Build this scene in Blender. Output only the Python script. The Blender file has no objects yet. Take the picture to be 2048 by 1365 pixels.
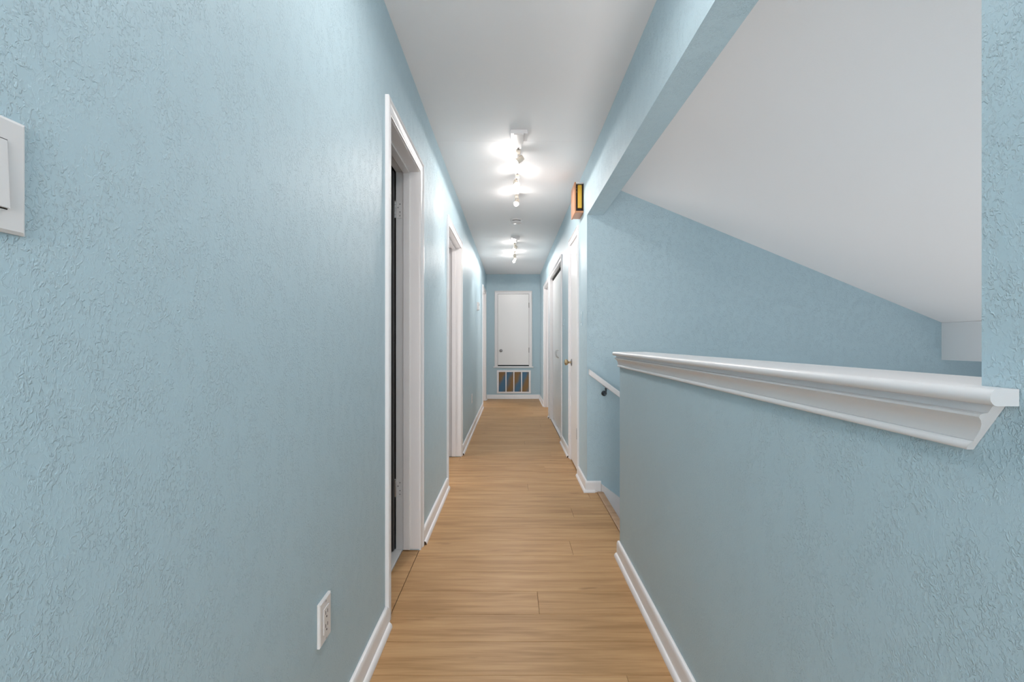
import bpy, bmesh, math, random
from mathutils import Vector, Matrix
random.seed(7)
S = bpy.context.scene
COL = S.collection

# ------------------------------------------------------------------ measures (metres)
XL, XR, WT = -0.494, 0.562, 0.12          # hall side walls, wall thickness
YB, YE, H = -2.6, 8.92, 2.44              # back end, far end, ceiling
YS, YP, YN = 3.387, 2.362, 0.544          # stair far wall, half wall end, near jamb of the opening
CAMZ = 1.117
DH = 2.033                                # door opening height

# ------------------------------------------------------------------ camera
cam = bpy.data.cameras.new('camera'); co = bpy.data.objects.new('camera', cam); COL.objects.link(co)
co.location = (0, 0, CAMZ); co.rotation_euler = (math.pi/2, 0, 0)
cam.sensor_width = 36; cam.lens = 16.0; cam.clip_start = 0.02
cam.shift_x = 1.0/2048; cam.shift_y = 1.5/2048
S.camera = co

# ------------------------------------------------------------------ world, lights, exposure
w = bpy.data.worlds.new('world'); S.world = w; w.use_nodes = True
w.node_tree.nodes['Background'].inputs[0].default_value = (0.80, 0.90, 1.0, 1)
w.node_tree.nodes['Background'].inputs[1].default_value = 0.4
S.view_settings.view_transform = 'Standard'; S.view_settings.look = 'None'
S.view_settings.gamma = 1.0; S.view_settings.use_curve_mapping = False
S.view_settings.exposure = 0.20

def area(name, loc, rot, sx, sy, watt, col=(1, 1, 1)):
    l = bpy.data.lights.new(name, 'AREA'); l.shape = 'RECTANGLE'; l.size = sx; l.size_y = sy
    l.energy = watt; l.color = col
    o = bpy.data.objects.new(name, l); COL.objects.link(o); o.location = loc; o.rotation_euler = rot
    return o
# added fill light at an invented window at the back end of the hall
area('fill_light_back', (0.03, YB+0.06, 1.45), (math.radians(116), 0, 0), 0.84, 1.3, 72, (1.0, 0.92, 0.88))
# added fill light shining up the stairwell, beside an invented window
area('fill_light_stair', (1.7, YN+0.30, -1.2), (math.radians(150), 0, 0), 1.4, 1.2, 40, (1.0, 0.92, 0.88))
# added fill light at the outer stair wall under the soffit
area('fill_light_stair_side', (3.70, 2.0, 0.35), (math.radians(110), 0, math.radians(90)), 1.8, 1.0, 6, (1.0, 0.92, 0.88))
# added fill lights in the rooms behind the open doorways
FILL_COL = (1.0, 0.92, 0.88)
area('fill_light_second_room', (-1.7, 3.97, 1.15), (math.radians(90), 0, math.radians(-90)), 1.0, 1.5, 17, FILL_COL)
area('fill_light_third_room', (-1.7, 8.19, 1.15), (math.radians(90), 0, math.radians(-90)), 1.0, 1.5, 18, FILL_COL)
area('fill_light_right_room', (1.75, 7.29, 1.15), (math.radians(90), 0, math.radians(90)), 1.0, 1.5, 15, FILL_COL)
# round fill lamp added above the top edge of the picture
L = bpy.data.lights.new('fill_light_ceiling', 'AREA'); L.shape = 'DISK'; L.size = 0.34; L.energy = 4.5; L.color = (1, 0.91, 0.86)
lo = bpy.data.objects.new('fill_light_ceiling', L); COL.objects.link(lo); lo.location = (0.03, 1.20, H-0.115)

# ------------------------------------------------------------------ materials
def mat(name, base, rough=0.5, spec=0.5, metal=0.0):
    m = bpy.data.materials.new(name); m.use_nodes = True
    b = m.node_tree.nodes['Principled BSDF']
    b.inputs['Base Color'].default_value = (*base, 1); b.inputs['Roughness'].default_value = rough
    b.inputs['Metallic'].default_value = metal; b.inputs['Specular IOR Level'].default_value = spec
    return m
def N(m, typ, **kw):
    n = m.node_tree.nodes.new(typ)
    for k, v in kw.items():
        if hasattr(n, k): setattr(n, k, v)
        else: n.inputs[k].default_value = v
    return n
def link(m, a, ai, b, bi): m.node_tree.links.new(a.outputs[ai], b.inputs[bi])
def bsdf(m): return m.node_tree.nodes['Principled BSDF']

def texture_wall(name, base, rough, strength, dist, scale=1.0):
    """rolled, lightly knocked-down plaster: flat islands between small raised ridges"""
    m = mat(name, base, rough, 0.35)
    tc = N(m, 'ShaderNodeTexCoord')
    mp = N(m, 'ShaderNodeMapping'); mp.inputs['Scale'].default_value = (scale, scale, scale*0.72)
    link(m, tc, 'Object', mp, 'Vector')
    n1 = N(m, 'ShaderNodeTexNoise'); n1.inputs['Scale'].default_value = 200; n1.inputs['Detail'].default_value = 3.5
    n1.inputs['Roughness'].default_value = 0.55; n1.inputs['Distortion'].default_value = 0.9
    n2 = N(m, 'ShaderNodeTexNoise'); n2.inputs['Scale'].default_value = 26; n2.inputs['Detail'].default_value = 2
    link(m, mp, 0, n1, 'Vector'); link(m, mp, 0, n2, 'Vector')
    r1 = N(m, 'ShaderNodeMapRange', interpolation_type='SMOOTHSTEP'); r1.inputs[1].default_value = 0.47; r1.inputs[2].default_value = 0.66
    link(m, n1, 'Fac', r1, 'Value')
    r2 = N(m, 'ShaderNodeMapRange', interpolation_type='SMOOTHSTEP'); r2.inputs[1].default_value = 0.36; r2.inputs[2].default_value = 0.60
    r2.inputs[3].default_value = 0.25
    link(m, n2, 'Fac', r2, 'Value')
    mu = N(m, 'ShaderNodeMath', operation='MULTIPLY'); link(m, r1, 0, mu, 0); link(m, r2, 0, mu, 1)
    bp = N(m, 'ShaderNodeBump'); bp.inputs['Strength'].default_value = strength; bp.inputs['Distance'].default_value = dist
    link(m, mu, 0, bp, 'Height'); link(m, bp, 0, bsdf(m), 'Normal')
    return m
BLUE = (0.475, 0.626, 0.698)
M_BLUE = texture_wall('blue_textured_paint', BLUE, 0.46, 0.8, 0.0013)
M_BLUE_S = mat('blue_paint_on_plastic', BLUE, 0.35)
M_CEIL = texture_wall('ceiling_white_paint', (0.92, 0.92, 0.93), 0.7, 0.12, 0.0012)
M_WHITE = mat('white_gloss_trim', (0.84, 0.83, 0.84), 0.26)
M_DOOR = mat('white_door_paint', (0.84, 0.84, 0.84), 0.32)
M_PLASTIC = mat('white_plastic', (0.80, 0.78, 0.78), 0.3)
M_DARK = mat('dark_gap', (0.012, 0.011, 0.010), 0.8, 0.2)
M_RAW = mat('raw_end_grain', (0.06, 0.035, 0.02), 0.8, 0.2)
M_SLAB = mat('unlit_dark_door', (0.045, 0.045, 0.046), 0.5)  # near-black colour stands in for the shade of the unlit room
M_STEEL = mat('worn_steel', (0.35, 0.35, 0.36), 0.35, 0.5, 0.9)
M_HINGE = mat('darkened_hinge', (0.16, 0.15, 0.14), 0.4, 0.5, 0.6)
M_IRON = mat('dark_bracket_metal', (0.06, 0.07, 0.08), 0.4, 0.5, 0.7)
M_BRASS = mat('antique_brass', (0.42, 0.33, 0.20), 0.35, 0.5, 0.85)
M_TILE = mat('white_marble_saddle', (0.88, 0.88, 0.88), 0.25)
M_PULL = mat('satin_nickel_pull', (0.62, 0.62, 0.62), 0.35, 0.5, 0.4)
M_WOODCASE = mat('copper_brown_case', (0.52, 0.24, 0.12), 0.35)
M_GOLD = mat('golden_yellow_bar', (0.72, 0.42, 0.04), 0.35)
M_CASEDARK = mat('case_inside', (0.03, 0.015, 0.01), 0.5)
M_TAN = mat('cream_lamp_cup', (0.78, 0.70, 0.60), 0.4)
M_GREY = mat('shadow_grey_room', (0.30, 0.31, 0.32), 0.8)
M_GLASS = mat('window_glass', (0.9, 0.95, 1), 0.05); bsdf(M_GLASS).inputs['Transmission Weight'].default_value = 1.0
M_BULB = bpy.data.materials.new('lamp_bulb'); M_BULB.use_nodes = True
bsdf(M_BULB).inputs['Base Color'].default_value = (1, 1, 1, 1)
bsdf(M_BULB).inputs['Emission Color'].default_value = (1, 0.98, 0.95, 1); bsdf(M_BULB).inputs['Emission Strength'].default_value = 30

def wood(name, c0, c1, c2):
    m = mat(name, c1, 0.42, 0.25)
    tc = N(m, 'ShaderNodeTexCoord'); oi = N(m, 'ShaderNodeObjectInfo')
    sc = N(m, 'ShaderNodeMath', operation='MULTIPLY'); sc.inputs[1].default_value = 37.0; link(m, oi, 'Random', sc, 0)
    cb = N(m, 'ShaderNodeCombineXYZ'); link(m, sc, 0, cb, 0); link(m, sc, 0, cb, 1); link(m, sc, 0, cb, 2)
    ad = N(m, 'ShaderNodeVectorMath', operation='ADD'); link(m, tc, 'Object', ad, 0); link(m, cb, 0, ad, 1)
    mp = N(m, 'ShaderNodeMapping'); mp.inputs['Scale'].default_value = (2.2, 26, 1); link(m, ad, 0, mp, 'Vector')
    n1 = N(m, 'ShaderNodeTexNoise'); n1.inputs['Scale'].default_value = 1.0; n1.inputs['Detail'].default_value = 5; n1.inputs['Distortion'].default_value = 0.5
    link(m, mp, 0, n1, 'Vector')
    mp2 = N(m, 'ShaderNodeMapping'); mp2.inputs['Scale'].default_value = (6, 130, 1); link(m, ad, 0, mp2, 'Vector')
    n2 = N(m, 'ShaderNodeTexNoise'); n2.inputs['Scale'].default_value = 1.0; n2.inputs['Detail'].default_value = 3; link(m, mp2, 0, n2, 'Vector')
    # knots: small dark elongated flecks
    mp3 = N(m, 'ShaderNodeMapping'); mp3.inputs['Scale'].default_value = (5, 22, 1); link(m, ad, 0, mp3, 'Vector')
    n3 = N(m, 'ShaderNodeTexNoise'); n3.inputs['Scale'].default_value = 1.0; n3.inputs['Detail'].default_value = 2; link(m, mp3, 0, n3, 'Vector')
    r3 = N(m, 'ShaderNodeMapRange'); r3.inputs[1].default_value = 0.69; r3.inputs[2].default_value = 0.80; link(m, n3, 'Fac', r3, 'Value')
    mx = N(m, 'ShaderNodeMix', data_type='FLOAT'); mx.inputs[0].default_value = 0.32
    link(m, n1, 'Fac', mx, 2); link(m, n2, 'Fac', mx, 3)
    # per-plank shift
    rr = N(m, 'ShaderNodeMapRange'); rr.inputs[3].default_value = -0.05; rr.inputs[4].default_value = 0.05; link(m, oi, 'Random', rr, 'Value')
    a2 = N(m, 'ShaderNodeMath', operation='ADD'); link(m, mx, 0, a2, 0); link(m, rr, 0, a2, 1)
    cr = N(m, 'ShaderNodeValToRGB'); e = cr.color_ramp.elements
    e[0].position = 0.32; e[0].color = (*c0, 1); e[1].position = 0.70; e[1].color = (*c2, 1)
    k = cr.color_ramp.elements.new(0.5); k.color = (*c1, 1)
    link(m, a2, 0, cr, 'Fac')
    mc = N(m, 'ShaderNodeMix', data_type='RGBA'); mc.inputs[7].default_value = (c0[0]*0.55, c0[1]*0.5, c0[2]*0.45, 1)
    ks = N(m, 'ShaderNodeMath', operation='MULTIPLY'); ks.inputs[1].default_value = 0.7; link(m, r3, 0, ks, 0)
    link(m, ks, 0, mc, 0); link(m, cr, 'Color', mc, 6)
    link(m, mc, 2, bsdf(m), 'Base Color')
    bp = N(m, 'ShaderNodeBump'); bp.inputs['Strength'].default_value = 0.08; bp.inputs['Distance'].default_value = 0.001
    link(m, n2, 'Fac', bp, 'Height'); link(m, bp, 0, bsdf(m), 'Normal')
    return m
M_PLANK = wood('oak_vinyl_plank', (0.37, 0.205, 0.086), (0.49, 0.287, 0.132), (0.59, 0.365, 0.18))
M_NOSE = wood('oak_stair_nosing', (0.36, 0.22, 0.13), (0.44, 0.28, 0.17), (0.50, 0.33, 0.21))

# ------------------------------------------------------------------ mesh helpers
def bm_box(bm, x0, x1, y0, y1, z0, z1, mi=0):
    v = [bm.verts.new(p) for p in ((x0,y0,z0),(x1,y0,z0),(x1,y1,z0),(x0,y1,z0),(x0,y0,z1),(x1,y0,z1),(x1,y1,z1),(x0,y1,z1))]
    fs = [bm.faces.new([v[i] for i in f]) for f in ((0,3,2,1),(4,5,6,7),(0,1,5,4),(1,2,6,5),(2,3,7,6),(3,0,4,7))]
    for f in fs: f.material_index = mi
    return v
def bm_loft(bm, rings, mi=0, caps=(0, 0), closed=True):
    """rings: lists of points, joined one after the other; end caps get material index caps"""
    R = [[bm.verts.new(p) for p in r] for r in rings]
    n = len(R[0])
    for a, b in zip(R, R[1:]):
        for i in range(n if closed else n-1):
            j = (i+1) % n
            bm.faces.new((a[i], a[j], b[j], b[i])).material_index = mi
    if caps is not None:
        bm.faces.new(list(reversed(R[0]))).material_index = caps[0]
        bm.faces.new(R[-1]).material_index = caps[1]
def bm_lathe(bm, prof, origin, axis, seg=20, mi=0):
    """prof: (radius, height) along axis"""
    ax = Vector(axis).normalized(); t = Vector((0, 0, 1)) if abs(ax.z) < 0.9 else Vector((1, 0, 0))
    u = ax.cross(t).normalized(); v = ax.cross(u)
    rings = []
    for r, h in prof:
        rings.append([Vector(origin)+ax*h+(u*math.cos(2*math.pi*k/seg)+v*math.sin(2*math.pi*k/seg))*max(r, 1e-4) for k in range(seg)])
    bm_loft(bm, rings, mi, (mi, mi))
def bm_tube(bm, pts, r, seg=10, mi=0):
    pts = [Vector(p) for p in pts]; rings = []
    for i, p in enumerate(pts):
        d = (pts[min(i+1, len(pts)-1)]-pts[max(i-1, 0)]).normalized()
        t = Vector((0, 0, 1)) if abs(d.z) < 0.9 else Vector((1, 0, 0))
        u = d.cross(t).normalized(); v = d.cross(u)
        rr = r[i] if isinstance(r, (list, tuple)) else r
        rings.append([p+(u*math.cos(2*math.pi*k/seg)+v*math.sin(2*math.pi*k/seg))*rr for k in range(seg)])
    bm_loft(bm, rings, mi, (mi, mi))
def finish(name, bm, mats, parent=None, smooth=False, bevel=0.0, seg=2):
    bmesh.ops.recalc_face_normals(bm, faces=bm.faces)
    if bevel > 0:
        bmesh.ops.bevel(bm, geom=list(bm.edges), offset=bevel, segments=seg, profile=0.5, affect='EDGES', clamp_overlap=True)
    me = bpy.data.meshes.new(name); bm.to_mesh(me); bm.free()
    for m in (mats if isinstance(mats, (list, tuple)) else [mats]): me.materials.append(m)
    if smooth:
        for p in me.polygons: p.use_smooth = True
        try: me.set_sharp_from_angle(angle=math.radians(40))
        except Exception: pass
    o = bpy.data.objects.new(name, me); COL.objects.link(o)
    if parent is not None: o.parent = parent
    return o
def box(name, b, m, parent=None, bevel=0.0, seg=2):
    bm = bmesh.new(); bm_box(bm, *b); return finish(name, bm, m, parent, False, bevel, seg)
def boxes(name, bs, m, parent=None):
    bm = bmesh.new()
    for b in bs: bm_box(bm, *b)
    return finish(name, bm, m, parent)
def tag(o, label, cat, group=None, kind=None):
    o['label'] = label; o['category'] = cat
    if group: o['group'] = group
    if kind: o['kind'] = kind
    return o
def empty(name, loc, label, cat, group=None, kind=None):
    o = bpy.data.objects.new(name, None); COL.objects.link(o); o.location = (0, 0, 0); o.empty_display_size = 0.1
    return tag(o, label, cat, group, kind)

# ------------------------------------------------------------------ walls with openings
D1, D2, D3 = (1.832, 2.442), (3.52, 4.42), (7.76, 8.62)      # left side doors (y ranges)
R1, RC, R3 = (3.847, 4.32), (5.09, 6.58), (6.815, 7.76)      # right side: narrow door, folding closet, open doorway
def wall_run(x0, x1, ya, yb, ops, top=H, z0=0.0):
    bs = []; y = ya
    for a, b in ops:
        bs.append((x0, x1, y, a, z0, top)); bs.append((x0, x1, a, b, DH, top)); y = b
    bs.append((x0, x1, y, yb, z0, top))
    return bs
tag(boxes('wall_left', wall_run(XL-WT, XL, YB, YE, (D1, D2, D3)), M_BLUE), 'long light blue textured wall along the left of the hall', 'wall', kind='structure')
rb = wall_run(XR, XR+WT, YS, YE, (R1, RC, R3))
rb.append((XR, XR+WT, YN, YS, 2.06, H))          # header over the stair opening
rb.append((XR, XR+WT, YB, YN, 0, H))             # full height piece beside the camera
tag(boxes('wall_right', rb, M_BLUE), 'light blue textured wall and header along the right of the hall', 'wall', kind='structure')
tag(box('wall_half', (XR, XR+WT, YN, YP, 0, 1.045), M_BLUE), 'light blue half-height wall beside the stair opening under the white cap', 'wall', kind='structure')
EX0, EX1, EZ0, EZ1 = -0.279, 0.352, 0.640, 2.062              # high door in the end wall
GX0, GX1, GZ0, GZ1 = -0.255, 0.345, 0.131, 0.531              # return air grille below
ye, yf = YE, YE+WT
tag(boxes('wall_end', [(XL-WT, EX0, ye, yf, 0, H), (EX1, XR+WT, ye, yf, 0, H), (EX0, EX1, ye, yf, EZ1, H),
                       (EX0, EX1, ye, yf, GZ1, EZ0), (EX0, GX0, ye, yf, 0, GZ1), (GX1, EX1, ye, yf, 0, GZ1), (GX0, GX1, ye, yf, 0, GZ0)], M_BLUE),
    'light blue wall at the far end of the hall', 'wall', kind='structure')
BW = (-0.39, 0.45, 0.80, 2.10)
tag(boxes('wall_back', [(XL-WT, BW[0], YB-WT, YB, 0, H), (BW[1], XR+WT, YB-WT, YB, 0, H), (BW[0], BW[1], YB-WT, YB, 0, BW[2]), (BW[0], BW[1], YB-WT, YB, BW[3], H)], M_BLUE),
    'light blue wall behind the camera with an added window', 'wall', kind='structure')
# stairwell shell
SX, SX2 = 3.20, 3.75
ZL = -2.62
def slope(x): return 2.2395-0.412*(x-0.823)
bm = bmesh.new()
pr = [(XR+WT, ZL), (SX2, ZL), (SX2, slope(SX2)), (XR+WT, slope(XR+WT))]
bm_loft(bm, [[(x, YS, z) for x, z in pr], [(x, YS+WT, z) for x, z in pr]])
bm_box(bm, XR, XR+WT, YS, YS+WT, ZL, -0.012)
tag(finish('wall_stair', bm, M_BLUE), 'blue textured stairwell wall under the sloped white ceiling', 'wall', kind='structure')
tag(box('wall_stair_side', (SX2, SX2+WT, YN-WT, YS+WT, ZL, 1.3), M_BLUE), 'blue outer wall of the stairwell beyond the white soffit', 'wall', kind='structure')
W2 = (0.95, 2.45, -1.85, -0.55)
pr = [(XR+WT, slope(XR+WT)), (SX2, slope(SX2))]
bm = bmesh.new()
for b in ((XR+WT, W2[0], ZL, W2[3]), (W2[1], SX2, ZL, W2[3]), (W2[0], W2[1], ZL, W2[2])):
    bm_box(bm, b[0], b[1], YN-WT, YN, b[2], b[3])
q = [(XR+WT, W2[3]), (SX2, W2[3]), (SX2, slope(SX2)), (XR+WT, slope(XR+WT))]
bm_loft(bm, [[(x, YN-WT, z) for x, z in q], [(x, YN, z) for x, z in q]])
tag(finish('wall_stair_near', bm, M_BLUE), 'blue near wall of the stairwell with an added low window', 'wall', kind='structure')
bm = bmesh.new()
q = [(XR+WT, slope(XR+WT)), (SX2, slope(SX2)), (SX2, slope(SX2)+0.1), (XR+WT, slope(XR+WT)+0.1)]
bm_loft(bm, [[(x, YN-WT, z) for x, z in q], [(x, YS+WT, z) for x, z in q]])
tag(finish('ceiling_slope', bm, M_CEIL), 'sloped white ceiling over the stairwell', 'ceiling', kind='structure')
so = tag(box('trim_soffit', (SX, SX2, YN, YS, 0.982, slope(SX2)-0.001), M_CEIL), 'white boxed soffit low under the sloped ceiling', 'soffit', kind='structure')
for v in so.data.vertices:
    if v.co.z > 1.0: v.co.z = slope(v.co.x)-0.002
boxes_well = [(XR+WT, SX2, YP-0.12, YP-0.001, ZL, -0.03), (XR, XR+WT, YN-WT, YP, ZL, -0.012), (XR, XR+WT-0.006, YP, YS, ZL, -0.055)]
tag(boxes('wall_stair_lower', boxes_well, M_BLUE), 'blue lower walls either side of the descending stairs', 'wall', kind='structure')
tag(box('floor_lower', (XR, SX2+WT, YN-WT, YS+WT, ZL-0.1, ZL), M_PLANK), 'wood floor at the bottom of the stairwell', 'floor', kind='structure')

# ceiling: sheets with a fine joint
ce = empty('ceiling', None, 'flat white hall ceiling with one fine cross joint', 'ceiling', kind='structure')
JY = 3.00
box('panel', (XL-WT, XR+WT, YB-WT, JY-0.0007, H, H+0.012), M_CEIL, ce)
box('panel', (XL-WT, XR+WT, JY+0.0007, YE+WT, H, H+0.012), M_CEIL, ce)
box('backing', (XL-WT, XR+WT, YB-WT, YE+WT, H+0.0125, H+0.05), M_CEIL, ce)

# ------------------------------------------------------------------ floor: subfloor and single planks
fl = empty('floor', None, 'hall floor of light oak planks laid crosswise', 'floor', kind='structure')
PT = 0.006
sub = [(XL-0.002, XR+0.002, YB, YE, -0.05, -PT), (XR+0.002, 0.680, YP, YS, -0.05, -PT)]
for a, b in (D1, D2, D3): sub.append((XL-WT, XL-0.002, a, b, -0.05, -PT))
for a, b in (R1, RC, R3): sub.append((XR+0.002, XR+WT, a, b, -0.05, -PT))
boxes('subfloor', sub, M_DARK, fl)
box('rear_floor', (XL, XR, YB, 0.155+0.171, -PT, 0), M_PLANK, fl)
def plank(x0, x1, y0, y1, name='plank'):
    g = 0.0005; cx, cy = (x0+x1)/2, (y0+y1)/2
    bm = bmesh.new(); hx, hy = (x1-x0)/2-g, (y1-y0)/2-g; c = 0.0011
    lo = [(-hx, -hy, -PT), (hx, -hy, -PT), (hx, hy, -PT), (-hx, hy, -PT)]
    mi = [(-hx, -hy, -c), (hx, -hy, -c), (hx, hy, -c), (-hx, hy, -c)]
    up = [(-hx+c, -hy+c, 0), (hx-c, -hy+c, 0), (hx-c, hy-c, 0), (-hx+c, hy-c, 0)]
    bm_loft(bm, [lo, mi, up])
    o = finish(name, bm, M_PLANK, fl); o.location = (cx, cy, 0)
    return o
PW = 0.171; y = 0.155+PW; row = 0
jo = [0.12, 0.52, -0.3, 0.33, -0.12, 0.0, 0.42, -0.38, 0.22]
while y < YE-0.01:
    y1 = min(y+PW, YE)
    xa, xb = XL, XR
    inside = lambda r: y >= r[0]-1e-6 and y1 <= r[1]+1e-6
    if inside((YP, YS)): xb = 0.634
    if inside(D2) or inside(D3): xa = XL-WT
    if inside(R3): xb = XR+WT
    j = jo[row % len(jo)] + random.uniform(-0.04, 0.04)
    if row % 3 != 0 or j < xa+0.12 or j > xb-0.12: plank(xa, xb, y, y1)
    else: plank(xa, j, y, y1); plank(j, xb, y, y1)
    # slivers in the openings where a row is cut by a wall end
    for r, f0, f1 in (((YP, YS), XR, 0.634), (D2, XL-WT, XL), (D3, XL-WT, XL), (R3, XR, XR+WT)):
        if not inside(r):
            a, b = max(y, r[0]), min(y1, r[1])
            if b-a > 0.01: plank(f0, f1, a, b)
    a, b = max(y, D1[0]), min(y1, D1[1])
    if b-a > 0.01: plank(-0.583, XL-0.002, a, b)
    a, b = max(y, R1[0]), min(y1, R1[1])
    if b-a > 0.01: plank(XR, XR+WT, a, b)
    y += PW; row += 1

# ------------------------------------------------------------------ trim profiles
CAS = [(0, 0), (0, .0075), (.003, .0095), (.009, .0095), (.012, .007), (.018, .0072), (.034, .0100), (.041, .0125), (.044, .0160), (.054, .0160), (.0570, .0135), (.0570, 0)]
def casing(par, P, a0, a1, z1, z0=0.0, m=None, profile=CAS):
    """three mitred casing pieces; P(a, z, n) maps along-wall, height, proud to a point"""
    m = m or M_WHITE
    for side, ae in ((-1, a0), (1, a1)):
        bm = bmesh.new()
        bm_loft(bm, [[P(ae+side*u, z0, v) for u, v in profile], [P(ae+side*u, z1+u, v) for u, v in profile]])
        finish('casing', bm, m, par, True)
    bm = bmesh.new()
    bm_loft(bm, [[P(a0-u, z1+u, v) for u, v in profile], [P(a1+u, z1+u, v) for u, v in profile]])
    finish('head_casing', bm, m, par, True)
PL = lambda a, z, n: (XL+n, a, z)
PR = lambda a, z, n: (XR-n, a, z)
PE = lambda a, z, n: (a, YE-n, z)
JT = 0.018
def jambs(par, xa, xb, r, m=M_WHITE, stop=None, zb=0.0):
    """door lining: two jambs and a head, lying on the faces of the opening"""
    box('jamb', (xa, xb, r[0], r[0]+JT*0.4, zb, DH), m, par)
    box('jamb', (xa, xb, r[1]-JT*0.4, r[1], zb, DH), m, par)
    box('head_jamb', (xa, xb, r[0], r[1], DH-JT*0.4, DH), m, par)
    if stop:
        t = JT*0.4
        box('stop', (stop[0], stop[1], r[1]-t-0.011, r[1]-t, zb, DH-t), m, par, 0.002)
        box('stop', (stop[0], stop[1], r[0]+t, r[0]+t+0.011, zb, DH-t), m, par, 0.002)
        box('head_stop', (stop[0], stop[1], r[0]+t, r[1]-t, DH-t-0.011, DH-t), m, par, 0.002)
def hinge(par, P, z, w=0.03, mat_leaf=M_WHITE, mat_pin=M_STEEL, pr=0.006):
    """leaf + knuckle: P(a, b) -> (x,y); leaf spans a 0..w"""
    h = 0.089
    (x0, y0), (x1, y1) = P(0.0, 0.0), P(w, 0.0022)
    lf = box('hinge', (min(x0, x1), max(x0, x1), min(y0, y1), max(y0, y1), z-h/2, z+h/2), mat_leaf, par, 0.0006, 1)
    bm = bmesh.new(); px, py = P(-pr*0.8, pr*0.5)
    for k in range(5):
        bm_lathe(bm, [(pr, 0), (pr, h/5-0.0015)], (px, py, z-h/2+k*h/5), (0, 0, 1), 10)
    bm_lathe(bm, [(pr*0.7, 0), (pr*0.9, .002), (pr*.5, .006)], (px, py, z+h/2), (0, 0, 1), 10)
    finish('knuckle', bm, mat_pin, lf, True)
    bm = bmesh.new()
    for k, (da, dz) in enumerate(((w*.68, .030), (w*.36, .012), (w*.68, -.012), (w*.68, -.032))):
        xx, yy = P(da, 0.0026); nx, ny = P(da, 0.0036)
        bm_lathe(bm, [(.0034, 0), (.0030, .0005)], (xx, yy, z+dz), (nx-xx, ny-yy, 0), 8)
    finish('screw', bm, mat_pin, lf)

# ------------------------------------------------------------------ left doors
def open_door(name, label, r, slab_mat, hinges, marble):
    d = empty(name, None, label, 'door', kind='structure')
    casing(d, PL, r[0]+0.004, r[1]-0.004, DH-0.004)
    jambs(d, XL-WT-0.004, XL+0.0004, r, M_WHITE, (XL-WT+0.036, XL-WT+0.072), 0.006 if name != 'door_1' else 0.007)
    # slab swung open into the room, hinged at the far jamb's room side
    px, py = XL-WT-0.006, r[1]-JT*0.4-0.002
    wd = r[1]-r[0]-0.02
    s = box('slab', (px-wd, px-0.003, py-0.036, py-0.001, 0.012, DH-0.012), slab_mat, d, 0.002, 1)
    for z0, z1 in ((0.22, 0.92), (1.06, 1.25), (1.36, 1.90)):
        for x0, x1 in ((px-wd+0.09, px-wd/2-0.05), (px-wd/2+0.05, px-0.09)):
            box('panel', (x0, x1, py-0.0395, py-0.0362, z0, z1), slab_mat, s, 0.003, 1)
    if hinges:
        ly = r[1]-JT*0.4
        for z in (1.823, 0.333):
            hinge(d, lambda a, b: (XL-WT-0.004+a, ly-b), z, 0.032)
    if marble:
        box('threshold', (XL-WT-0.02, -0.5845, r[0], r[1], -0.03, 0.006), M_TILE, d, 0.003)
    return d
open_door('door_1', 'first doorway on the left with white casing and open door darkened for the unlit room', D1, M_SLAB, True, True)
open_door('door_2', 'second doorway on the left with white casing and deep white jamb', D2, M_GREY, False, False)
open_door('door_3', 'farthest doorway on the left next to the end wall', D3, M_DOOR, False, False)
# dim rooms behind the doorways
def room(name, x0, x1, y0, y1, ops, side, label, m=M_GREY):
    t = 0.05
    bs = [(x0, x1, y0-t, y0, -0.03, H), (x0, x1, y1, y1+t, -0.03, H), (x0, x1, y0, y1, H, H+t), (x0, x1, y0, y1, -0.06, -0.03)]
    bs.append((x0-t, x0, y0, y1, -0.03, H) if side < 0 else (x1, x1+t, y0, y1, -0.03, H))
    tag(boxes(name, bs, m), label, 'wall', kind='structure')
room('wall_room_first', -2.6, XL-WT, 0.9, 2.98, None, -1, 'dim room walls seen through the first left doorway')
room('wall_room_second', -1.78, XL-WT, 3.1, 6.2, None, -1, 'dim room walls seen through the second left doorway')
room('wall_room_third', -1.78, XL-WT, 6.6, YE+0.5, None, -1, 'dim room walls seen through the farthest left doorway')
room('wall_room_right', XR+WT, 1.83, 6.75, YE+0.5, None, 1, 'dim room walls seen through the open right doorway')
room('wall_closet', XR+WT, 1.4, R1[0]-0.1, 6.66, None, 1, 'dark closet walls behind the right doors')

# ------------------------------------------------------------------ right side doors
d = empty('door_4', None, 'narrow white flush door with antique brass knob on the right', 'door', kind='structure')
casing(d, PR, R1[0]-0.003, R1[1]+0.003, DH-0.002)
jambs(d, XR-0.0004, XR+WT, R1, M_WHITE)
s = box('slab', (XR+0.001, XR+0.036, R1[0]+0.0095, R1[1]-0.0095, 0.014, DH-0.011), M_DOOR, d, 0.0015, 1)
ky, kz = R1[1]-0.068, 0.925
bm = bmesh.new(); bm_lathe(bm, [(.033, 0), (.033, .003), (.028, .007), (.016, .010)], (XR+0.0012, ky, kz), (-1, 0, 0), 24)
k1 = finish('rose', bm, M_STEEL, s, True)
bm = bmesh.new(); bm_lathe(bm, [(.010, .008), (.009, .030), (.013, .034), (.021, .038), (.0265, .046), (.028, .054), (.0255, .062), (.019, .067), (.008, .0695), (.001, .070)], (XR+0.0012, ky, kz), (-1, 0, 0), 24)
finish('knob', bm, M_BRASS, s, True)
for z in (1.825, 0.335):
    h = 0.089; yy = R1[0]+0.006
    bm = bmesh.new()
    for k in range(5): bm_lathe(bm, [(.0062, 0), (.0062, h/5-.0015)], (XR-0.006, yy, z-h/2+k*h/5), (0, 0, 1), 10)
    bm_lathe(bm, [(.0045, 0), (.006, .002), (.003, .007)], (XR-0.006, yy, z+h/2), (0, 0, 1), 10)
    finish('hinge', bm, M_HINGE if z > 1 else M_STEEL, d, True)

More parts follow.
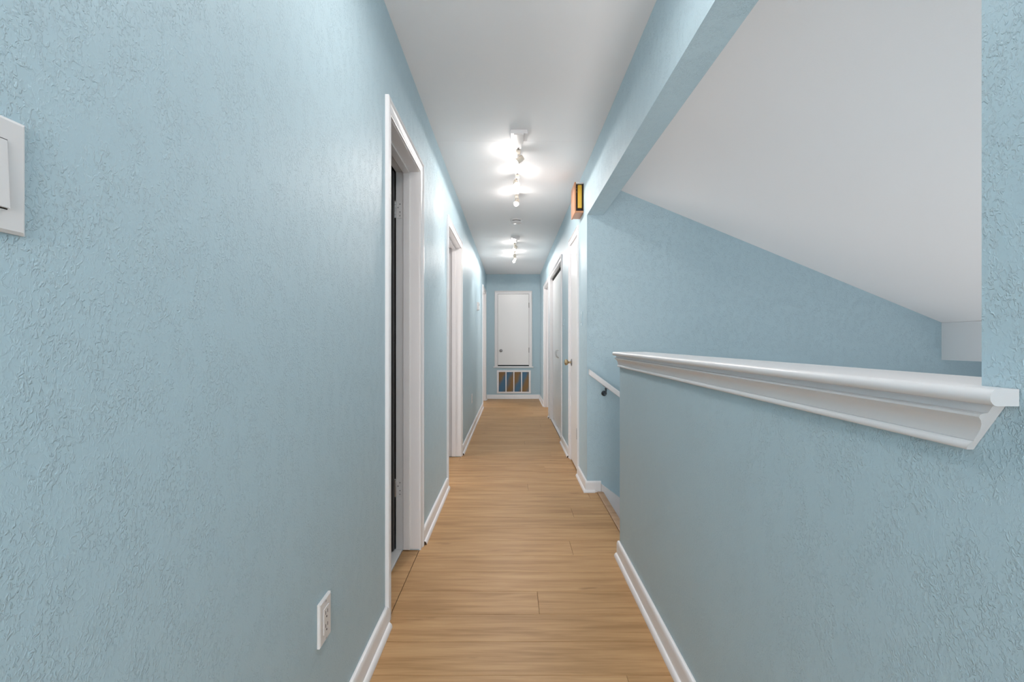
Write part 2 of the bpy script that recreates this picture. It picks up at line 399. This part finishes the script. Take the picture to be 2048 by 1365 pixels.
# folding closet doors
d = empty('door_5', None, 'pair of white folding closet doors with small wire pulls', 'door', kind='structure')
casing(d, PR, RC[0]+0.004, RC[1]-0.004, DH-0.004)
jambs(d, XR-0.0004, XR+WT, RC, M_WHITE)
BX = XR+0.035
box('track', (BX-0.002, BX+0.032, RC[0]+0.008, RC[1]-0.008, DH-0.034, DH-0.008), M_DARK, d)
bw = (RC[1]-RC[0]-0.02)/4
for i in range(4):
    ya = RC[0]+0.01+i*bw
    p = box('slab', (BX, BX+0.03, ya+0.002, ya+bw-0.002, 0.02, DH-0.045), M_DOOR, d, 0.0015, 1)
    if i in (1, 2):
        yc = ya+bw-0.07 if i == 1 else ya+0.07
        bm = bmesh.new()
        pts = [(BX-0.001, yc, 0.915)]+[(BX-0.028*math.sin(t*math.pi/10), yc, 0.965-0.05*math.cos(t*math.pi/10)) for t in range(1, 10)]+[(BX-0.001, yc, 1.015)]
        bm_tube(bm, pts, 0.0045, 8)
        for zz in (0.915, 1.015): bm_lathe(bm, [(.008, 0), (.008, .002), (.005, .004)], (BX-0.0002, yc, zz), (-1, 0, 0), 12)
        finish('pull', bm, M_PULL, p, True)
box('sill_strip', (BX-0.03, BX+0.03, RC[0]+0.008, RC[1]-0.008, -PT, 0.006), M_WHITE, d)
# open doorway beyond
d = empty('door_6', None, 'farthest doorway on the right with white casing and jamb', 'door', kind='structure')
casing(d, PR, R3[0]+0.004, R3[1]-0.004, DH-0.004)
jambs(d, XR-0.0004, XR+WT, R3, M_WHITE, (XR+0.04, XR+0.075), 0.001)

# ------------------------------------------------------------------ end wall door and grille
d = empty('door_7', None, 'short white access door set high in the end wall above the grille', 'door', kind='structure')
casing(d, PE, EX0+0.004, EX1-0.004, EZ1-0.004, EZ0-0.006)
bm = bmesh.new(); bm_box(bm, EX0-0.075, EX1+0.075, YE-0.024, YE-0.0005, EZ0-0.030, EZ0-0.006)
finish('stool', bm, M_WHITE, d, False, 0.003)
t = 0.009
box('jamb', (EX0, EX0+t, YE-0.0004, YE+0.1, EZ0, EZ1), M_WHITE, d); box('jamb', (EX1-t, EX1, YE-0.0004, YE+0.1, EZ0, EZ1), M_WHITE, d)
box('head_jamb', (EX0+t, EX1-t, YE-0.0004, YE+0.1, EZ1-t, EZ1), M_WHITE, d)
box('gap_shade_liner', (EX0+t, EX1-t, YE-0.0004, YE+0.1, EZ0, EZ0+0.003), M_DARK, d)  # black liner painted in for the shade of the bottom gap
box('back_panel', (EX0, EX1, YE+0.1, YE+0.115, EZ0, EZ1), M_DARK, d)
s = box('slab', (EX0+t+0.004, EX1-t-0.003, YE+0.001, YE+0.036, EZ0+0.020, EZ1-t-0.004), M_DOOR, d, 0.0015, 1)
bm = bmesh.new(); bm_lathe(bm, [(.030, 0), (.030, .003), (.020, .008), (.010, .012), (.010, .028), (.022, .036), (.026, .048), (.022, .058), (.008, .063), (.001, .0635)], (-0.206, YE+0.0012, 0.942), (0, -1, 0), 20)
finish('knob', bm, M_STEEL, s, True)
for z in (1.835, 0.955):
    bm = bmesh.new(); h = 0.10
    for k in range(5): bm_lathe(bm, [(.0062, 0), (.0062, h/5-.0015)], (EX1-t-0.001, YE-0.004, z-h/2+k*h/5), (0, 0, 1), 10)
    finish('hinge', bm, M_HINGE, d, True)

# louvre colour: diagonal blue and orange-tan bands as seen on the grille blades
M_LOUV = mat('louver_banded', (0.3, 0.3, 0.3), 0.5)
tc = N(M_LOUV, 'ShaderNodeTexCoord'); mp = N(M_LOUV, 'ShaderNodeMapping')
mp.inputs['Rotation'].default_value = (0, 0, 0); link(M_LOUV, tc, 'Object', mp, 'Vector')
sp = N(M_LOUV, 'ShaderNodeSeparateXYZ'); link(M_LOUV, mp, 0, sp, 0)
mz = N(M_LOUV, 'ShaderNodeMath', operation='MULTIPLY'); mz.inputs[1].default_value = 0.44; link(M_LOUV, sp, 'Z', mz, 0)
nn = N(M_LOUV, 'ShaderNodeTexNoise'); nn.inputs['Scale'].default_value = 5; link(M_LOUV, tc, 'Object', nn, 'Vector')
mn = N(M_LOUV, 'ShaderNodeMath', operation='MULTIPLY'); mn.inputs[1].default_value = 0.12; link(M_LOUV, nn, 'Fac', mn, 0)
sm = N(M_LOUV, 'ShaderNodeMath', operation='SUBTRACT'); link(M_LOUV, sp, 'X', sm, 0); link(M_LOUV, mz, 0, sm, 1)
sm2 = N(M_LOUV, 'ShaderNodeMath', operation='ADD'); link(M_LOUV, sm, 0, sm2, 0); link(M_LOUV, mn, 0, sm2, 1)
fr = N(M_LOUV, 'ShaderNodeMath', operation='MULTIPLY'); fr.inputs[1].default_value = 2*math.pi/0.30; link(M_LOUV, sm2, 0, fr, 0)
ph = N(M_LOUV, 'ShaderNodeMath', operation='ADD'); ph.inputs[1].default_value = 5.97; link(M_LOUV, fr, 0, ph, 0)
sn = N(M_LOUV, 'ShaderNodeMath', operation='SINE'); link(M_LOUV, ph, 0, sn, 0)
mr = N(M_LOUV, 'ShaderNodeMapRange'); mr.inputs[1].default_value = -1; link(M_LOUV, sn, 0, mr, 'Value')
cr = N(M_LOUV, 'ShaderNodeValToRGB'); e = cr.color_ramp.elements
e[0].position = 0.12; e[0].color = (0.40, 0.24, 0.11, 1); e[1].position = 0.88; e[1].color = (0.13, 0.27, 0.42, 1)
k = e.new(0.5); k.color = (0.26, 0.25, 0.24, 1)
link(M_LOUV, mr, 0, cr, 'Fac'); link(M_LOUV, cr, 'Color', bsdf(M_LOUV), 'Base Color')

g = empty('return_air_grille', None, 'white framed return air grille with blue and tan louvers low on end wall', 'vent')
fx0, fx1, fz0, fz1 = -0.287, 0.379, 0.104, 0.558
for nm, b in (('frame_rail', (fx0, fx1, YE-0.011, YE-0.0006, fz1-0.034, fz1)), ('frame_rail', (fx0, fx1, YE-0.011, YE-0.0006, fz0, fz0+0.034)),
              ('frame_stile', (fx0, fx0+0.038, YE-0.011, YE-0.0006, fz0+0.034, fz1-0.034)), ('frame_stile', (fx1-0.040, fx1, YE-0.011, YE-0.0006, fz0+0.034, fz1-0.034))):
    box(nm, b, M_WHITE, g, 0.0015, 1)
for x in (-0.1075, 0.0465, 0.198): box('mullion', (x-0.0105, x+0.0105, YE-0.009, YE-0.001, fz0+0.034, fz1-0.034), M_WHITE, g, 0.001, 1)
xs = [-0.249, -0.1075, 0.0465, 0.198, 0.339]
for i in range(4):
    bm = bmesh.new(); z = GZ0+0.008
    while z < GZ1-0.012:
        q = [(YE+0.001, z+0.001), (YE+0.0022, z), (YE+0.0145, z+0.0135), (YE+0.0133, z+0.0145)]
        bm_loft(bm, [[(xs[i]+0.004, a, b) for a, b in q], [(xs[i+1]-0.004, a, b) for a, b in q]])
        z += 0.0127
    o = finish('louver_bank', bm, M_LOUV, g); o['kind'] = 'stuff'
box('duct_back', (GX0+0.001, GX1-0.001, YE+0.04, YE+0.06, GZ0+0.001, GZ1-0.001), M_DARK, g)
for x, z in ((fx0+0.012, 0.33), (fx1-0.012, 0.33)):
    bm = bmesh.new(); bm_lathe(bm, [(.004, 0), (.003, .0012)], (x, YE-0.011, z), (0, -1, 0), 10); finish('screw', bm, M_STEEL, g)

# ------------------------------------------------------------------ baseboards with shoe moulding
BP = [(0.0005, 0.0005), (.0150, 0.0005), (.0150, .066), (.0135, .074), (.0105, .080), (.0080, .082), (0.0005, .082)]
SP = [(.0152, 0.0005)]+[(.0152+.0135*math.cos(a), 0.0005+.0195*math.sin(a)) for a in [k*math.pi/16 for k in range(0, 9)]]
def base_run(par, p0, p1, nrm, shoe=True, c0=0, c1=0, s0=0.0, s1=0.0, ends=(0, 0), bh=1.0):
    """board and shoe from p0 to p1 (x,y), nrm = direction into the room; c0/c1: mitre (+1 inside, -1 outside)"""
    p0, p1, n = Vector(p0), Vector(p1), Vector(nrm); t = (p1-p0).normalized()
    def ring(p, sgn, prof, c, s):
        return [((p+n*u+t*sgn*(c*u+s)).x, (p+n*u+t*sgn*(c*u+s)).y, z*bh) for u, z in prof]
    bm = bmesh.new(); bm_loft(bm, [ring(p0, 1, BP, c0, 0), ring(p1, -1, BP, c1, 0)]); finish('board', bm, M_WHITE, par, True)
    if shoe:
        bm = bmesh.new(); bm_loft(bm, [ring(p0, 1, SP, c0, s0), ring(p1, -1, SP, c1, s1)], 0, ends); finish('shoe', bm, [M_WHITE, M_RAW], par, True)
cw = 0.0535
b = empty('baseboard_left', None, 'white baseboard with rounded shoe along the left wall', 'baseboard', kind='structure')
base_run(b, (XL, YB), (XL, D1[0]-cw), (1, 0), s1=0.0, ends=(0, 0))
base_run(b, (XL, D1[1]+cw), (XL, D2[0]-cw), (1, 0), s0=0.004, ends=(1, 0))
base_run(b, (XL, D2[1]+cw), (XL, D3[0]-cw), (1, 0), s0=0.004, ends=(1, 0))
base_run(b, (XL, D3[1]+cw), (XL, YE), (1, 0), c1=1)
b = empty('baseboard_end', None, 'white baseboard with shoe below the grille on the end wall', 'baseboard', kind='structure')
base_run(b, (XL, YE), (XR, YE), (0, -1), c0=1, c1=1)
b = empty('baseboard_right', None, 'white baseboard pieces between the doors on the right wall', 'baseboard', kind='structure')
base_run(b, (XR, YE), (XR, R3[1]+cw), (-1, 0), c0=1)
base_run(b, (XR, R3[0]-cw), (XR, RC[1]+cw), (-1, 0), ends=(0, 1))
base_run(b, (XR, RC[0]-cw), (XR, R1[1]+0.06), (-1, 0), s1=0.004, ends=(0, 1))
base_run(b, (XR, R1[0]-0.06), (XR, YS), (-1, 0), c1=-1)
base_run(b, (XR, YS), (0.664, YS), (0, -1), c0=-1, s1=0.045, ends=(0, 1))
b = empty('baseboard_half', None, 'white baseboard with rounded shoe along the half wall', 'baseboard', kind='structure')
base_run(b, (XR, YP+0.006), (XR, YB), (-1, 0))

# ------------------------------------------------------------------ half wall cap
c = empty('trim_1', None, 'white moulded cap along the top of the half wall', 'trim', kind='structure')
bm = bmesh.new()
x0, x1, xn = 0.529, 0.700, XR-0.0008
zt, zb, r = 1.0645, 1.0455, 0.008
def capring(y, xb):
    pr = [(xb, zb), (xb, zt)]
    for k in range(0, 9):
        a = math.pi/2+k*math.pi/8
        pr.append((x0+r+r*math.cos(a), (zt+zb)/2+(zt-zb)/2*math.sin(a)))
    return [(x, y, z) for x, z in pr]
bm_loft(bm, [capring(YN+0.001, x1), capring(YP+0.028, x1)])
finish('cap_board', bm, M_WHITE, c, True)
bm = bmesh.new(); bm_loft(bm, [capring(0.503, xn), capring(YN+0.001, xn)]); finish('cap_return', bm, M_WHITE, c, True)
CP = [(0.0006, .986), (.0085, .986), (.0105, .988), (.0110, .992), (.0100, .9955), (.0075, .9975), (.0085, .9985), (.0088, 1.006), (.0102, 1.014), (.0130, 1.0205), (.0170, 1.0255),
      (.0205, 1.0285), (.0222, 1.0300), (.0222, 1.0330), (.0200, 1.0345), (.0150, 1.0350), (.0150, 1.0452), (0.0006, 1.0452)]
bm = bmesh.new()
bm_loft(bm, [[(XR-u, 0.553-(z-.986)*0.62, z) for u, z in CP], [(XR-u, YP+u, z) for u, z in CP], [(XR+WT, YP+u, z) for u, z in CP]])
finish('crown', bm, M_WHITE, c, True)

PR_END = mat('smudged_dimmed_primer', (0.50, 0.53, 0.55), 0.7)  # smudged end, also greyed to dim its overlit face
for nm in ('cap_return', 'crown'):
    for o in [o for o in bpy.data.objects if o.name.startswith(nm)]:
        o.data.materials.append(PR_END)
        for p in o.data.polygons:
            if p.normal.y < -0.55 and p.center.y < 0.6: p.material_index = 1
# ------------------------------------------------------------------ stairs
st = empty('staircase', None, 'oak stair flight descending right behind the half wall', 'staircase')
bm = bmesh.new()
q = [(0.6345, 0.0), (0.6345, 0.004), (0.639, 0.0065), (0.668, 0.0065), (0.680, 0.004), (0.684, -0.004), (0.684, -0.022), (0.680, -0.026), (0.6345, -0.006)]
q = [(x, z) for x, z in q]
bm_loft(bm, [[(x, YP+0.001, z) for x, z in q], [(x, YS-0.0165, z) for x, z in q]])
finish('nosing', bm, M_NOSE, st, True)
RUN, RISE = 0.252, 0.187
for i in range(10):
    xa = 0.682+i*RUN; zt_ = -(i+1)*RISE
    box('tread', (xa, xa+RUN+0.02, YP+0.001, YS-0.022, zt_-0.025, zt_), M_NOSE, st, 0.004)
    box('riser', (xa-0.002, xa+0.012, YP+0.001, YS-0.022, zt_, zt_+RISE-0.026), M_WHITE, st)
bm = bmesh.new(); sl = RISE/RUN
q = [(0.666, 0.062), (0.678, 0.053), (SX2-0.01, 0.053-sl*(SX2-0.01-0.678)), (SX2-0.01, -0.26-sl*(SX2-0.01-0.678)), (0.684, -0.26), (0.684, -0.03), (0.666, 0.007)]
bm_loft(bm, [[(x, YS-0.0005, z) for x, z in q], [(x, YS-0.016, z) for x, z in q]])
finish('skirt_board', bm, M_WHITE, st, False)

# handrail
hr = empty('handrail', None, 'white sloping handrail on dark metal bracket along stair wall', 'handrail')
dx = 3.0; hx0, hz0 = 0.566, 0.897
bm = bmesh.new(); yr0, yr1 = YS-0.085, YS-0.050; hh = 0.017
tv = Vector((RUN, 0, -RISE)).normalized(); nv = Vector((tv.z*-1, 0, tv.x))
q = [(yr0+.004, -hh), (yr1-.004, -hh), (yr1, -hh+.005), (yr1, hh-.007), (yr1-.008, hh), (yr0+.008, hh), (yr0, hh-.007), (yr0, -hh+.005)]
rings = []
for s_ in (0, 3.3):
    p = Vector((hx0, 0, hz0))+tv*s_
    rings.append([(p.x+nv.x*v if s_ else p.x, yy, p.z+nv.z*v if s_ else p.z+v/nv.z) for yy, v in q])
bm_loft(bm, rings)
finish('rail', bm, M_WHITE, hr, True)
for s_ in (0.165, 1.45, 2.75):
    p = Vector((hx0, 0, hz0))+tv*s_-nv*hh
    yc = (yr0+yr1)/2
    bm = bmesh.new()
    bm_lathe(bm, [(.020, 0), (.020, .004), (.013, .008), (.009, .012)], (p.x, YS-0.0005, p.z-0.052), (0, -1, 0), 18)
    bm_tube(bm, [(p.x, YS-0.008, p.z-0.052), (p.x, YS-0.035, p.z-0.055), (p.x, yc+0.004, p.z-0.046), (p.x, yc, p.z-0.028), (p.x, yc, p.z-0.004)], [.009, .008, .0075, .007, .0075], 10)
    bk = finish('bracket', bm, M_IRON, hr, True)
    bm = bmesh.new()
    q = [Vector((p.x, 0, p.z))+tv*a+nv*bb for a, bb in ((-.024, -.004), (.024, -.004), (.024, -.0003), (-.024, -.0003))]
    bm_loft(bm, [[(v.x, yc-.010, v.z) for v in q], [(v.x, yc+.010, v.z) for v in q]])
    finish('saddle', bm, M_STEEL, bk)

# ------------------------------------------------------------------ track lights
def head(par, base, aim, bx, watt, cone=50, wide=8):
    """adapter on the track, stem, cup turned to aim, glowing bulb"""
    b = Vector(base); a = empty_part('lamp_head', par)
    box('adapter', (b.x-.015, b.x+.015, b.y-.038, b.y+.038, b.z-.022, b.z-.0005), M_TAN, a, .003)
    piv = Vector((b.x+bx*0.25, b.y, b.z-.062)); dr = (Vector(aim)-piv).normalized()
    bm = bmesh.new(); bm_tube(bm, [(b.x, b.y, b.z-.021), (b.x, b.y, b.z-.040), tuple(piv)], .006, 8); finish('stem', bm, M_WHITE, a, True)
    o = piv-dr*0.030
    bm = bmesh.new()
    bm_lathe(bm, [(.008, -.012), (.017, -.010), (.0195, .0), (.0205, .030), (.024, .044), (.0225, .044), (.019, .030), (.010, .024)], o, dr, 20)
    finish('cup', bm, M_TAN, a, True)
    bo = o+dr*0.050
    bm = bmesh.new()
    bm_lathe(bm, [(.012, -.026), (.016, -.014), (.0195, -.004), (.0185, .006), (.013, .014), (.006, .018), (.001, .019)], bo, dr, 18)
    finish('bulb', bm, M_BULB, a, True)
    L = bpy.data.lights.new('track_spot', 'SPOT'); L.energy = watt; L.spot_size = math.radians(cone); L.spot_blend = 0.85
    L.shadow_soft_size = 0.02; L.color = TCOL
    lo = bpy.data.objects.new('track_spot', L); COL.objects.link(lo); lo.location = bo+dr*0.025
    lo.rotation_euler = dr.to_track_quat('-Z', 'Y').to_euler()
    G = bpy.data.lights.new('track_glow', 'POINT'); G.energy = 1.1; G.shadow_soft_size = 0.02; G.color = TCOL
    go = bpy.data.objects.new('track_glow', G); COL.objects.link(go); go.location = bo+dr*0.03
    B = bpy.data.lights.new('track_wide', 'SPOT'); B.energy = wide; B.spot_size = math.radians(180); B.spot_blend = 0.06; B.shadow_soft_size = 0.025; B.color = TCOL
    bb = bpy.data.objects.new('track_wide', B); COL.objects.link(bb); bb.location = bo+dr*0.025-Vector((0, 0, 0.012))
    wd = Vector((0.0, 0.001, -1.0)).normalized(); bb.rotation_euler = wd.to_track_quat('-Z', 'Y').to_euler()
def empty_part(name, par):
    o = bpy.data.objects.new(name, None); COL.objects.link(o); o.parent = par; return o
TX = 0.046
TCOL = (1.0, 0.92, 0.87)
def track(label, y0, y1, heads, wide):
    t = empty('track_light', None, label, 'ceiling light', 'ceiling track lights')
    cp = box('canopy', (TX-.055, TX+.055, y0-.03, y0+.085, H-.026, H-.0005), M_WHITE, t, .004)
    box('cover_plate', (TX-.030, TX+.030, y0-.034, y0+.10, H-.036, H-.0262), M_PLASTIC, cp, .002)
    box('connector', (TX-.024, TX+.024, y0+.086, y0+.17, H-.030, H-.0006), M_WHITE, t, .003)
    bm = bmesh.new()
    q = [(-.0175, -.0006), (-.0175, -.019), (-.006, -.019), (-.006, -.012), (.006, -.012), (.006, -.019), (.0175, -.019), (.0175, -.0006)]
    bm_loft(bm, [[(TX+u, y0+.171, H+v) for u, v in q], [(TX+u, y1, H+v) for u, v in q]]); finish('track', bm, M_WHITE, t)
    box('end_cap', (TX-.018, TX+.018, y1+.0002, y1+.012, H-.020, H-.0006), M_WHITE, t, .002)
    for y, aim, bx, wt in heads: head(t, (TX, y, H-.019), aim, bx, wt, wide=wide)
    return t
track('nearer white ceiling track with three lit bulbs above the stair opening', 2.86, 4.10,
      [(3.12, (XL, 3.12, 1.95), 0.0, 6), (3.58, (XR, 2.05, 0.50), -0.03, 34), (4.06, (XL, 3.0, 0.55), 0.0, 50)], 6)
track('farther white ceiling track with three lit bulbs near the end wall', 5.72, 7.02,
      [(6.06, (XL, 5.8, 1.5), 0.0, 14), (6.56, (0.0, 8.9, 1.9), 0.0, 8), (6.94, (XL, 7.2, 1.4), 0.0, 12)], 9)

# smoke detector
sd = empty('smoke_detector', None, 'round white smoke detector on the ceiling between the light tracks', 'smoke detector')
bm = bmesh.new(); bm_lathe(bm, [(.072, 0), (.072, .010), (.068, .014)], (0.055, 4.93, H-.0005), (0, 0, -1), 36); finish('base', bm, M_PLASTIC, sd, True)
bm = bmesh.new(); bm_lathe(bm, [(.062, .0142), (.062, .024), (.056, .034), (.040, .039), (.001, .040)], (0.055, 4.93, H-.0005), (0, 0, -1), 36); finish('cover', bm, M_PLASTIC, sd, True)
bm = bmesh.new()
for k in range(10):
    a = math.radians(-40+k*9+180)
    bm_box(bm, 0.055+.0615*math.sin(a)-.003, 0.055+.0615*math.sin(a)+.003, 4.93+.0625*math.cos(a)-.0012, 4.93+.0625*math.cos(a)+.0012, H-.024, H-.0165)
finish('vent_slots', bm, M_DARK, sd)
bm = bmesh.new(); bm_lathe(bm, [(.012, .0385), (.012, .0415), (.009, .0425)], (0.075, 4.945, H-.0005), (0, 0, -1), 20); finish('test_button', bm, M_PLASTIC, sd, True)

# ------------------------------------------------------------------ door chime on the right wall
ch = empty('door_chime', None, 'copper brown wall chime with golden yellow bar high on right wall', 'door chime')
y0, y1, xf, za, zb_ = 3.545, 3.735, XR-0.072, 2.118, 2.362
box('front_cover', (xf, xf+0.012, y0-0.004, y1+0.004, za, zb_), M_WOODCASE, ch, .003)
box('bottom_panel', (xf+0.0125, XR-0.001, y0, y1, za+0.006, za+0.020), M_WOODCASE, ch, .001, 1)
box('top_panel', (xf+0.0125, XR-0.001, y0, y1, zb_-0.012, zb_-0.002), M_PLASTIC, ch, .001, 1)
box('back_plate', (XR-0.007, XR-0.0006, y0+0.001, y1-0.001, za+0.0205, zb_-0.0125), M_CASEDARK, ch)
box('dark_core', (xf+0.013, XR-0.0075, y0+0.022, y1-0.004, za+0.021, zb_-0.013), M_CASEDARK, ch)
bm = bmesh.new(); bm_box(bm, xf+0.026, XR-0.012, y0+0.002, y0+0.020, za+0.042, zb_-0.020); finish('chime_bar', bm, M_GOLD, ch, True, .006, 3)
bm = bmesh.new()
for zz in (2.318, 2.296, 2.288): bm_lathe(bm, [(.003, 0), (.002, .003)], (xf+0.0195, y0+0.0218, zz), (0, -1, 0), 8)
finish('terminal', bm, M_BRASS, ch)

# ------------------------------------------------------------------ switches, outlets, thermostat
def plate(name, label, cat, P, yc, zc, mface, kind, ins=None, group=None, thick=0.0065):
    """P(a, z, n) -> point; builds a wall plate with rocker or receptacle"""
    t = empty(name, None, label, cat, group)
    def pb(nm, a0, a1, z0, z1, n0, n1, m, par, bev=0.0):
        p, q = P(a0, z0, n0), P(a1, z1, n1)
        return box(nm, (min(p[0], q[0]), max(p[0], q[0]), min(p[1], q[1]), max(p[1], q[1]), z0, z1), m, par, bev)
    bm = bmesh.new()
    w2, h2 = .035, .0560
    ra = [P(yc+a, zc+z, 0.0006) for a, z in ((-w2, -h2), (w2, -h2), (w2, h2), (-w2, h2))]
    rbb = [P(yc+a, zc+z, thick-.002) for a, z in ((-w2, -h2), (w2, -h2), (w2, h2), (-w2, h2))]
    rc = [P(yc+a, zc+z, thick) for a, z in ((-w2+.003, -h2+.003), (w2-.003, -h2+.003), (w2-.003, h2-.003), (-w2+.003, h2-.003))]
    bm_loft(bm, [ra, rbb, rc]); pl = finish('plate', bm, mface, t)
    if kind == 'rocker':
        pb('gap', yc-.0172, yc+.0172, zc-.0340, zc+.0340, thick-.001, thick+.0004, M_DARK, t)
        bm = bmesh.new()
        a = .0163; zz = .0330
        bm_loft(bm, [[P(yc-a, zc-zz, thick+.0005), P(yc+a, zc-zz, thick+.0005), P(yc+a, zc+zz, thick+.0005), P(yc-a, zc+zz, thick+.0005)],
                     [P(yc-a, zc-zz, thick+.0042), P(yc+a, zc-zz, thick+.0042), P(yc+a, zc+zz, thick+.0012), P(yc-a, zc+zz, thick+.0012)]])
        finish('rocker', bm, mface, t)
    elif kind == 'outlet':
        pb('gap', yc-.0172, yc+.0172, zc-.0340, zc+.0340, thick-.001, thick+.0003, M_GREY, t)
        f = pb('receptacle', yc-.0165, yc+.0165, zc-.0334, zc+.0334, thick-.001, thick+.0022, mface, t, .0008)
        for dz in (.0165, -.0175):
            for da in (-.0062, .0062): pb('slot', yc+da-.0011, yc+da+.0011, zc+dz-.001, zc+dz+.008, thick+.0010, thick+.0025, M_DARK, f)
            bm = bmesh.new(); o_ = P(yc, zc+dz-.0085, thick+.0015); n_ = Vector(P(yc, zc, 1))-Vector(P(yc, zc, 0))
            bm_lathe(bm, [(.0026, 0), (.0026, .0010)], o_, n_, 10); finish('ground_hole', bm, M_DARK, f)
    elif kind == 'toggle':
        pb('toggle', yc-.004, yc+.004, zc-.004, zc+.012, thick-.0005, thick+.011, mface, t, .001)
    for dz in (.048, -.048):
        bm = bmesh.new(); o_ = P(yc, zc+dz, thick-.0003); n_ = Vector(P(yc, zc, 1))-Vector(P(yc, zc, 0))
        bm_lathe(bm, [(.0030, 0), (.0026, .0010)], o_, n_, 10); finish('screw', bm, M_STEEL if kind == 'outlet' else mface, pl)
    return t
plate('light_switch', 'large white rocker switch plate cut by the left picture edge', 'light switch', PL, 0.4240, 1.279, M_PLASTIC, 'rocker', thick=0.005)
plate('wall_outlet', 'white duplex outlet low on the left wall before the first doorway', 'outlet', PL, 1.190, 0.391, M_PLASTIC, 'outlet', thick=0.0085)
plate('wall_outlet', 'small pale outlet low on the left wall beyond the second doorway', 'outlet', PL, 5.64, 0.412, M_PLASTIC, 'outlet')
plate('light_switch', 'blue painted switch plate between narrow door and stairwell corner', 'light switch', PR, 3.63, 1.302, M_BLUE_S, 'rocker')
plate('light_switch', 'blue painted switch plate between narrow door and folding closet doors', 'light switch', PR, 4.80, 1.300, M_BLUE_S, 'toggle')
th = empty('thermostat', None, 'small white thermostat on the left wall near the far end', 'thermostat')
box('back_plate', (XL+.0005, XL+.006, 6.50, 6.60, 1.565, 1.690), M_PLASTIC, th, .002)
cv = box('cover', (XL+.0062, XL+.030, 6.507, 6.593, 1.572, 1.683), M_PLASTIC, th, .004)
box('display', (XL+.0302, XL+.0310, 6.525, 6.575, 1.635, 1.668), M_GREY, cv)
box('lever', (XL+.0302, XL+.0330, 6.548, 6.553, 1.585, 1.596), M_STEEL, cv)

# ------------------------------------------------------------------ added for fill light, out of view: windows and ceiling lamp
w1 = empty('added_window_1', None, 'added white framed window for fill light behind the camera', 'window', kind='structure')
for nm, b in (('frame', (BW[0], BW[0]+.04, YB-.10, YB-.02, BW[2], BW[3])), ('frame', (BW[1]-.04, BW[1], YB-.10, YB-.02, BW[2], BW[3])),
              ('frame', (BW[0]+.04, BW[1]-.04, YB-.10, YB-.02, BW[2], BW[2]+.04)), ('frame', (BW[0]+.04, BW[1]-.04, YB-.10, YB-.02, BW[3]-.04, BW[3])),
              ('meeting_rail', (BW[0]+.04, BW[1]-.04, YB-.09, YB-.03, 1.43, 1.47))): box(nm, b, M_WHITE, w1)
box('pane', (BW[0]+.04, BW[1]-.04, YB-.075, YB-.070, BW[2]+.04, 1.43), M_GLASS, w1); box('pane', (BW[0]+.04, BW[1]-.04, YB-.075, YB-.070, 1.47, BW[3]-.04), M_GLASS, w1)
w2 = empty('added_window_2', None, 'added low white framed window for stairwell fill light', 'window', kind='structure')
ya, yb = YN-.10, YN-.02
for nm, b in (('frame', (W2[0], W2[0]+.04, ya, yb, W2[2], W2[3])), ('frame', (W2[1]-.04, W2[1], ya, yb, W2[2], W2[3])),
              ('frame', (W2[0]+.04, W2[1]-.04, ya, yb, W2[2], W2[2]+.04)), ('frame', (W2[0]+.04, W2[1]-.04, ya, yb, W2[3]-.04, W2[3])),
              ('mullion', (1.68, 1.72, ya+.01, yb-.01, W2[2]+.04, W2[3]-.04))): box(nm, b, M_WHITE, w2)
box('pane', (W2[0]+.04, 1.68, YN-.065, YN-.060, W2[2]+.04, W2[3]-.04), M_GLASS, w2); box('pane', (1.72, W2[1]-.04, YN-.065, YN-.060, W2[2]+.04, W2[3]-.04), M_GLASS, w2)
def added_side_window(name, label, x, s, yc, zc, wy, hz):  # unseen window frames added around the fill lights
    w = empty(name, None, label, 'window', kind='structure')
    xa, xb = sorted((x, x-s*0.03)); y0, y1, z0, z1 = yc-wy/2, yc+wy/2, zc-hz/2, zc+hz/2
    for b in ((y0-.06, y0, z0-.06, z1+.06), (y1, y1+.06, z0-.06, z1+.06), (y0, y1, z0-.06, z0), (y0, y1, z1, z1+.06)):
        box('frame', (xa, xb, *b), M_WHITE, w, .003)
    xa, xb = sorted((x-s*0.004, x-s*0.010)); box('pane', (xa, xb, y0, y1, z0, z1), M_GLASS, w)
added_side_window('added_window_3', 'added white framed window in the second left room', -1.78, -1, 3.97, 1.15, 1.0, 1.5)
added_side_window('added_window_4', 'added white framed window in the farthest left room', -1.78, -1, 8.19, 1.15, 1.0, 1.5)
added_side_window('added_window_5', 'added white framed window in the right room', 1.83, 1, 7.29, 1.15, 1.0, 1.5)
added_side_window('added_window_6', 'added white framed window in the outer stair wall under the soffit', SX2, 1, 2.0, 0.35, 1.8, 1.0)
cl = empty('added_ceiling_lamp', None, 'added round flush ceiling lamp just above the picture near the camera', 'ceiling light')  # unseen lamp, added to lift the upper walls and ceiling
bm = bmesh.new(); bm_lathe(bm, [(.17, 0), (.17, .02), (.16, .03)], (0.03, 1.20, H-.0005), (0, 0, -1), 32); finish('base', bm, M_WHITE, cl, True)
M_DOME = mat('opal_dome', (0.9, 0.9, 0.88), 0.3); bsdf(M_DOME).inputs['Emission Color'].default_value = (1, 0.98, 0.95, 1); bsdf(M_DOME).inputs['Emission Strength'].default_value = 7.0
bm = bmesh.new(); bm_lathe(bm, [(.155, .031), (.15, .05), (.125, .08), (.08, .10), (.001, .108)], (0.03, 1.20, H-.0005), (0, 0, -1), 32); finish('shade', bm, M_DOME, cl, True)
